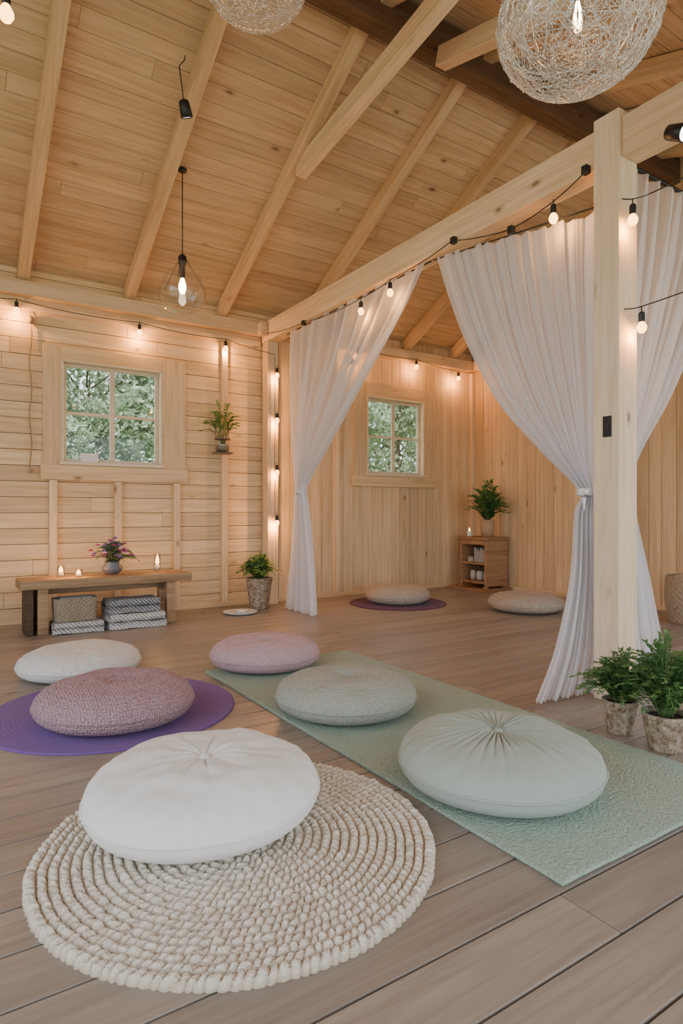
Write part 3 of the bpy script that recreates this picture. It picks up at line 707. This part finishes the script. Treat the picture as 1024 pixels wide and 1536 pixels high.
def tealight(c,h,r):
    e=empty('candle_glass',c); b=MB(); b.lathe([(1e-6,0),(r*.9,0),(r,.01),(r*.95,h),(r*.90,h),(r*.9,.012),(1e-6,.01)],(0,0,0),20); b.out('glass',M_glass2,e,True)
    b=MB(); b.lathe([(r*.75,.011),(r*.75,h*.35),(1e-6,h*.34)],(0,0,0),16); b.out('wax',plain('wax2',(.85,.75,.6),.4),e,True)
    b=MB(); b.lathe([(.004,h*.38),(.019,h*.5),(.016,h*.68),(1e-6,h*1.0)],(0,0,0),10); b.out('flame',M_candle,e,True)
    li=bpy.data.lights.new('flame_light','POINT'); li.energy=2.6; li.color=(1,.48,.15); li.shadow_soft_size=.006
    lo=bpy.data.objects.new('flame_light',li); lo.location=(0,0,h*1.05+.01); link(lo,e)
tealight((.875,5.68,.449),.10,.032); tealight((1.0,5.60,.449),.07,.034); tealight((1.71,5.75,.449),.165,.032)
e=empty('flower_vase',(1.30,5.72,.449)); b=MB(); b.lathe([(1e-6,0),(.05,0),(.085,.03),(.09,.06),(.06,.10),(.065,.115),(.055,.11),(.05,.09),(1e-6,.09)],(0,0,0),28); b.out('vase',plain('dark_ceramic',(.14,.14,.17),.25),e,True)
foliage(e,.09,60,.22,.22,.042,.018,9,7,leafmat('grey_leaves',(.05,.09,.07),(.26,.36,.24)))
for nm,col,cnt in (('blooms_magenta',(.42,.04,.16),16),('blooms_violet',(.16,.10,.34),12),('blooms_pink',(.74,.42,.52),12)):
    b=MB()
    for k in range(cnt):
        a=R.uniform(0,6.28); q=R.uniform(.03,.20); c=(q*math.cos(a),q*math.sin(a),.12+.19*(1-q/.24)+R.uniform(-.02,.05))
        for j in range(5):
            aa=2*pi*j/5; b.sphere((c[0]+.011*math.cos(aa),c[1]+.011*math.sin(aa),c[2]),.010,7,5,.7)
        b.sphere((c[0],c[1],c[2]+.004),.009,7,5,.8)
    b.out(nm,plain('petal_'+nm,col,.7),e,True)
def basket(name,c,w,d,h,col,p=5,nw=30,rows=11,taper=.07,fill=True,bulge=0):
    e=empty(name,c); V,F=[],[]; NS,NZ=240,rows*4
    def sec(a,s):
        cx=math.cos(a); sy=math.sin(a); k=(abs(cx)**p+abs(sy)**p)**(-1/p); return Vector((cx*k*w/2*s,sy*k*d/2*s,0))
    for layer in (0,1):
        for j in range(NZ+1):
            z=h*j/NZ
            for i in range(NS):
                a=2*pi*i/NS; row=int(j/4); bump=.006*math.sin(a*nw+row*pi)*math.sin(pi*(j%4)/4+.1)
                q=sec(a,1-taper+taper*j/NZ+bulge*math.sin(pi*j/NZ)); nn=q.normalized(); q=q+nn*(bump-(.012 if layer else 0)); q.z=max(z,.008*layer); V.append(tuple(q))
    K=(NZ+1)*NS
    for layer in (0,1):
        for j in range(NZ):
            for i in range(NS):
                q=(layer*K+j*NS+i,layer*K+j*NS+(i+1)%NS,layer*K+(j+1)*NS+(i+1)%NS,layer*K+(j+1)*NS+i); F.append(q if not layer else q[::-1])
    for i in range(NS): F.append((NZ*NS+i,NZ*NS+(i+1)%NS,K+NZ*NS+(i+1)%NS,K+NZ*NS+i))
    F.append(tuple(reversed(range(NS)))); F.append(tuple(K+i for i in range(NS)))
    mobj('weave',V,F,fabric(name+'_cane',col,120,.6,.004,'weave',.2,dk=.7),e,True)
    if fill:
        b=MB(); b.box(-w*.40,w*.38,-d*.36,d*.36,.01,h*.9,.4); b.box(-w*.36,w*.40,-d*.30,d*.38,h*.905,h*1.03,.6); b.out('folded_cloth',fabric('cloth_grey',(.34,.33,.32),90,.5,.004),e,bevel=.008)
    else:
        b=MB(); b.lathe([(w*.46,h*.93),(w*.36,h*.99),(w*.2,h*1.04),(1e-6,h*1.05)],(0,0,0),40); b.out('throw',fabric('throw_cloth',(.6,.5,.4),60,.8,.01),e,True)
    return e
basket('woven_basket',(.97,5.60,.094),.34,.20,.19,(.44,.36,.26))
basket('wicker_basket',(5.75,2.94,.001),.50,.50,.42,(.52,.41,.29),2,26,16,.12,False,.10)
def zig(name,a_,b_,sc=20.):
    m,nt,out=mat_new(name); tc=N(nt,'ShaderNodeTexCoord'); w=N(nt,'ShaderNodeTexWave',Scale=sc,Distortion=3.5); w.inputs['Detail'].default_value=2; w.inputs['Detail Scale'].default_value=5
    w.bands_direction='DIAGONAL'
    L(nt,tc.outputs['Object'],w.inputs[0]); v=N(nt,'ShaderNodeTexVoronoi',Scale=90.0); L(nt,tc.outputs['Object'],v.inputs[0])
    bsdf(nt,out,ramp(nt,w.outputs[1],[(.35,a_),(.6,b_)]),.95,bump=v.outputs[0],bstr=.8,bdist=.006); return m
def blanket(name,c,w,d,layers,th,mat,seed):
    line=[]
    for k in range(layers):
        z=th*(k+.5); s=1 if k%2==0 else -1
        for i in range(10): line.append((s*(-d/2+d*i/9), z))
        if k<layers-1:
            for i in range(1,6):
                a=-pi/2+pi*i/6; line.append((s*(d/2+th*.5*math.cos(a)), z+th*.5+th*.5*math.sin(a)))
    n=len(line); NX=40; V,F=[],[]; half=th*.46
    nor=[]
    for i in range(n):
        a=line[max(0,i-1)]; b_=line[min(n-1,i+1)]; dx,dz=b_[0]-a[0],b_[1]-a[1]; l=math.hypot(dx,dz); nor.append((-dz/l,dx/l))
    for k in range(NX+1):
        x=-w/2+w*k/NX
        for sg in (1,-1):
            for i in range(n):
                wv=.009*noise.noise(Vector((x*9,line[i][0]*9,line[i][1]*20+seed)))
                V.append((x+.022*noise.noise(Vector((line[i][1]*30,line[i][0]*5,seed+k//40))),line[i][0]+nor[i][0]*half*sg+wv,min(th*layers,max(.001,line[i][1]+nor[i][1]*half*sg+wv))))
    for k in range(NX):
        for i in range(n-1):
            a=k*2*n+i; F.append((a,a+1,a+2*n+1,a+2*n)); a+=n; F.append((a,a+2*n,a+2*n+1,a+1))
        for i in (0,n-1): a=k*2*n+i; F.append((a,a+n,a+3*n,a+2*n))
    for k in (0,NX):
        for i in range(n-1): a=k*2*n+i; F.append((a,a+1,a+n+1,a+n))
    o=mobj(name,V,F,mat,None,True); o.location=c; return o
blanket('folded_blanket',(.98,5.58,.001),.38,.26,2,.046,zig('blanket_pale',(.70,.67,.62),(.30,.31,.33)),2)
blanket('folded_blanket',(1.45,5.56,.001),.48,.28,2,.064,zig('blanket_knit',(.72,.70,.66),(.33,.35,.37)),5)
blanket('folded_blanket',(1.43,5.57,.130),.43,.24,2,.06,zig('blanket_dark',(.12,.13,.15),(.38,.39,.40)),8)
e=empty('ceramic_tray',(2.50,5.66,0)); b=MB(); b.lathe([(1e-6,0),(.12,0),(.165,.018),(.17,.024),(.16,.024),(.118,.008),(1e-6,.008)],(0,0,0),48); b.out('dish',plain('white_ceramic',(.85,.85,.85),.3),e,True)
b=MB(); b.lathe([(1e-6,0),(.05,.0),(.055,.02),(.05,.03),(1e-6,.032)],(.02,.01,.009),28); b.out('soap',plain('cream',(.75,.72,.66),.5),e,True)
e=empty('hanging_planter',(2.47,WY-.16,1.62)); b=MB(); b.lathe([(1e-6,0),(.065,0),(.075,.02),(.078,.11),(.06,.15),(.062,.17)],(0,0,0),28); b.out('jar',M_glass2,e,True)
b=MB(); b.lathe([(1e-6,.005),(.06,.006),(.066,.02),(.068,.07),(1e-6,.075)],(0,0,0),24); b.out('moss',plain('moss',(.16,.14,.08),.95),e,True)
b=MB(); b.tube([(-.07,0,.13),(-.07,.03,.3),(0,.055,.42),(.07,.03,.3),(.07,0,.13)],.004,6); b.lathe([(.08,.125),(.083,.13),(.08,.14)],(0,0,0),24); b.box(-.09,.09,-.06,.06,-.02,-.004); b.tube([(0,.05,.42),(0,.155,.42)],.006,6); b.out('hanger',plain('wire_bronze',(.14,.10,.07),.5),e,False)
foliage(e,.10,24,.21,.42,.055,.03,7,11,M_leaf2,start=.45,clip=(.2,.12))
e=empty('hanging_sprig',(4.02,5.98,2.72)); b=MB(); b.tube([(0,0,0),(0,.05,.20)],.003,5); b.sphere((0,0,.02),.03,12,8); b.out('moss_ball',plain('moss2',(.08,.10,.04),.95),e,True)
foliage(e,0,22,.10,.10,.05,.022,7,13,M_leaf)
e=empty('hanging_rope',(.70,WY-.03,2.70)); b=MB()
b.tube([(.01*math.sin(k*1.3),-.004,.0-k*.1) for k in range(14)],.007,6); b.sphere((0,-.01,.02),.03,12,8,1.2); b.sphere((0,-.01,-1.33),.02,10,7,1.3)
b.tube([(0,0,.02),(0,.02,.12)],.004,6); b.out('rope',plain('hemp',(.36,.26,.15),.9),e,True)

# ------------------------------------------------------------------ light
w=bpy.data.worlds.new('World'); scene.world=w; w.use_nodes=True; nt=w.node_tree
bg=nt.nodes['Background']; tc=N(nt,'ShaderNodeTexCoord'); sx=N(nt,'ShaderNodeSeparateXYZ'); L(nt,tc.outputs['Generated'],sx.inputs[0])
L(nt,ramp(nt,math_n(nt,'MULTIPLY_ADD',sx.outputs[2],.5,.5),[(.45,(.86,.92,1.0)),(.6,(.88,.94,1.0)),(1,(.68,.82,1.0))]),bg.inputs[0]); bg.inputs[1].default_value=2.9
sun=bpy.data.lights.new('sun','SUN'); sun.energy=4.5; sun.angle=math.radians(6); sun.color=(1,.95,.88)
so=bpy.data.objects.new('sun',sun); so.rotation_euler=Vector((.35,.75,-1.15)).to_track_quat('-Z','Y').to_euler(); COL.objects.link(so)

# ------------------------------------------------------------------ camera
cam=bpy.data.cameras.new('camera'); co=bpy.data.objects.new('camera',cam); COL.objects.link(co)
co.location=(0,0,1.0); co.rotation_euler=(math.radians(90),0,math.radians(-33.1))
cam.sensor_fit='VERTICAL'; cam.sensor_height=36; cam.lens=36*930/1536; cam.clip_start=.02
scene.camera=co
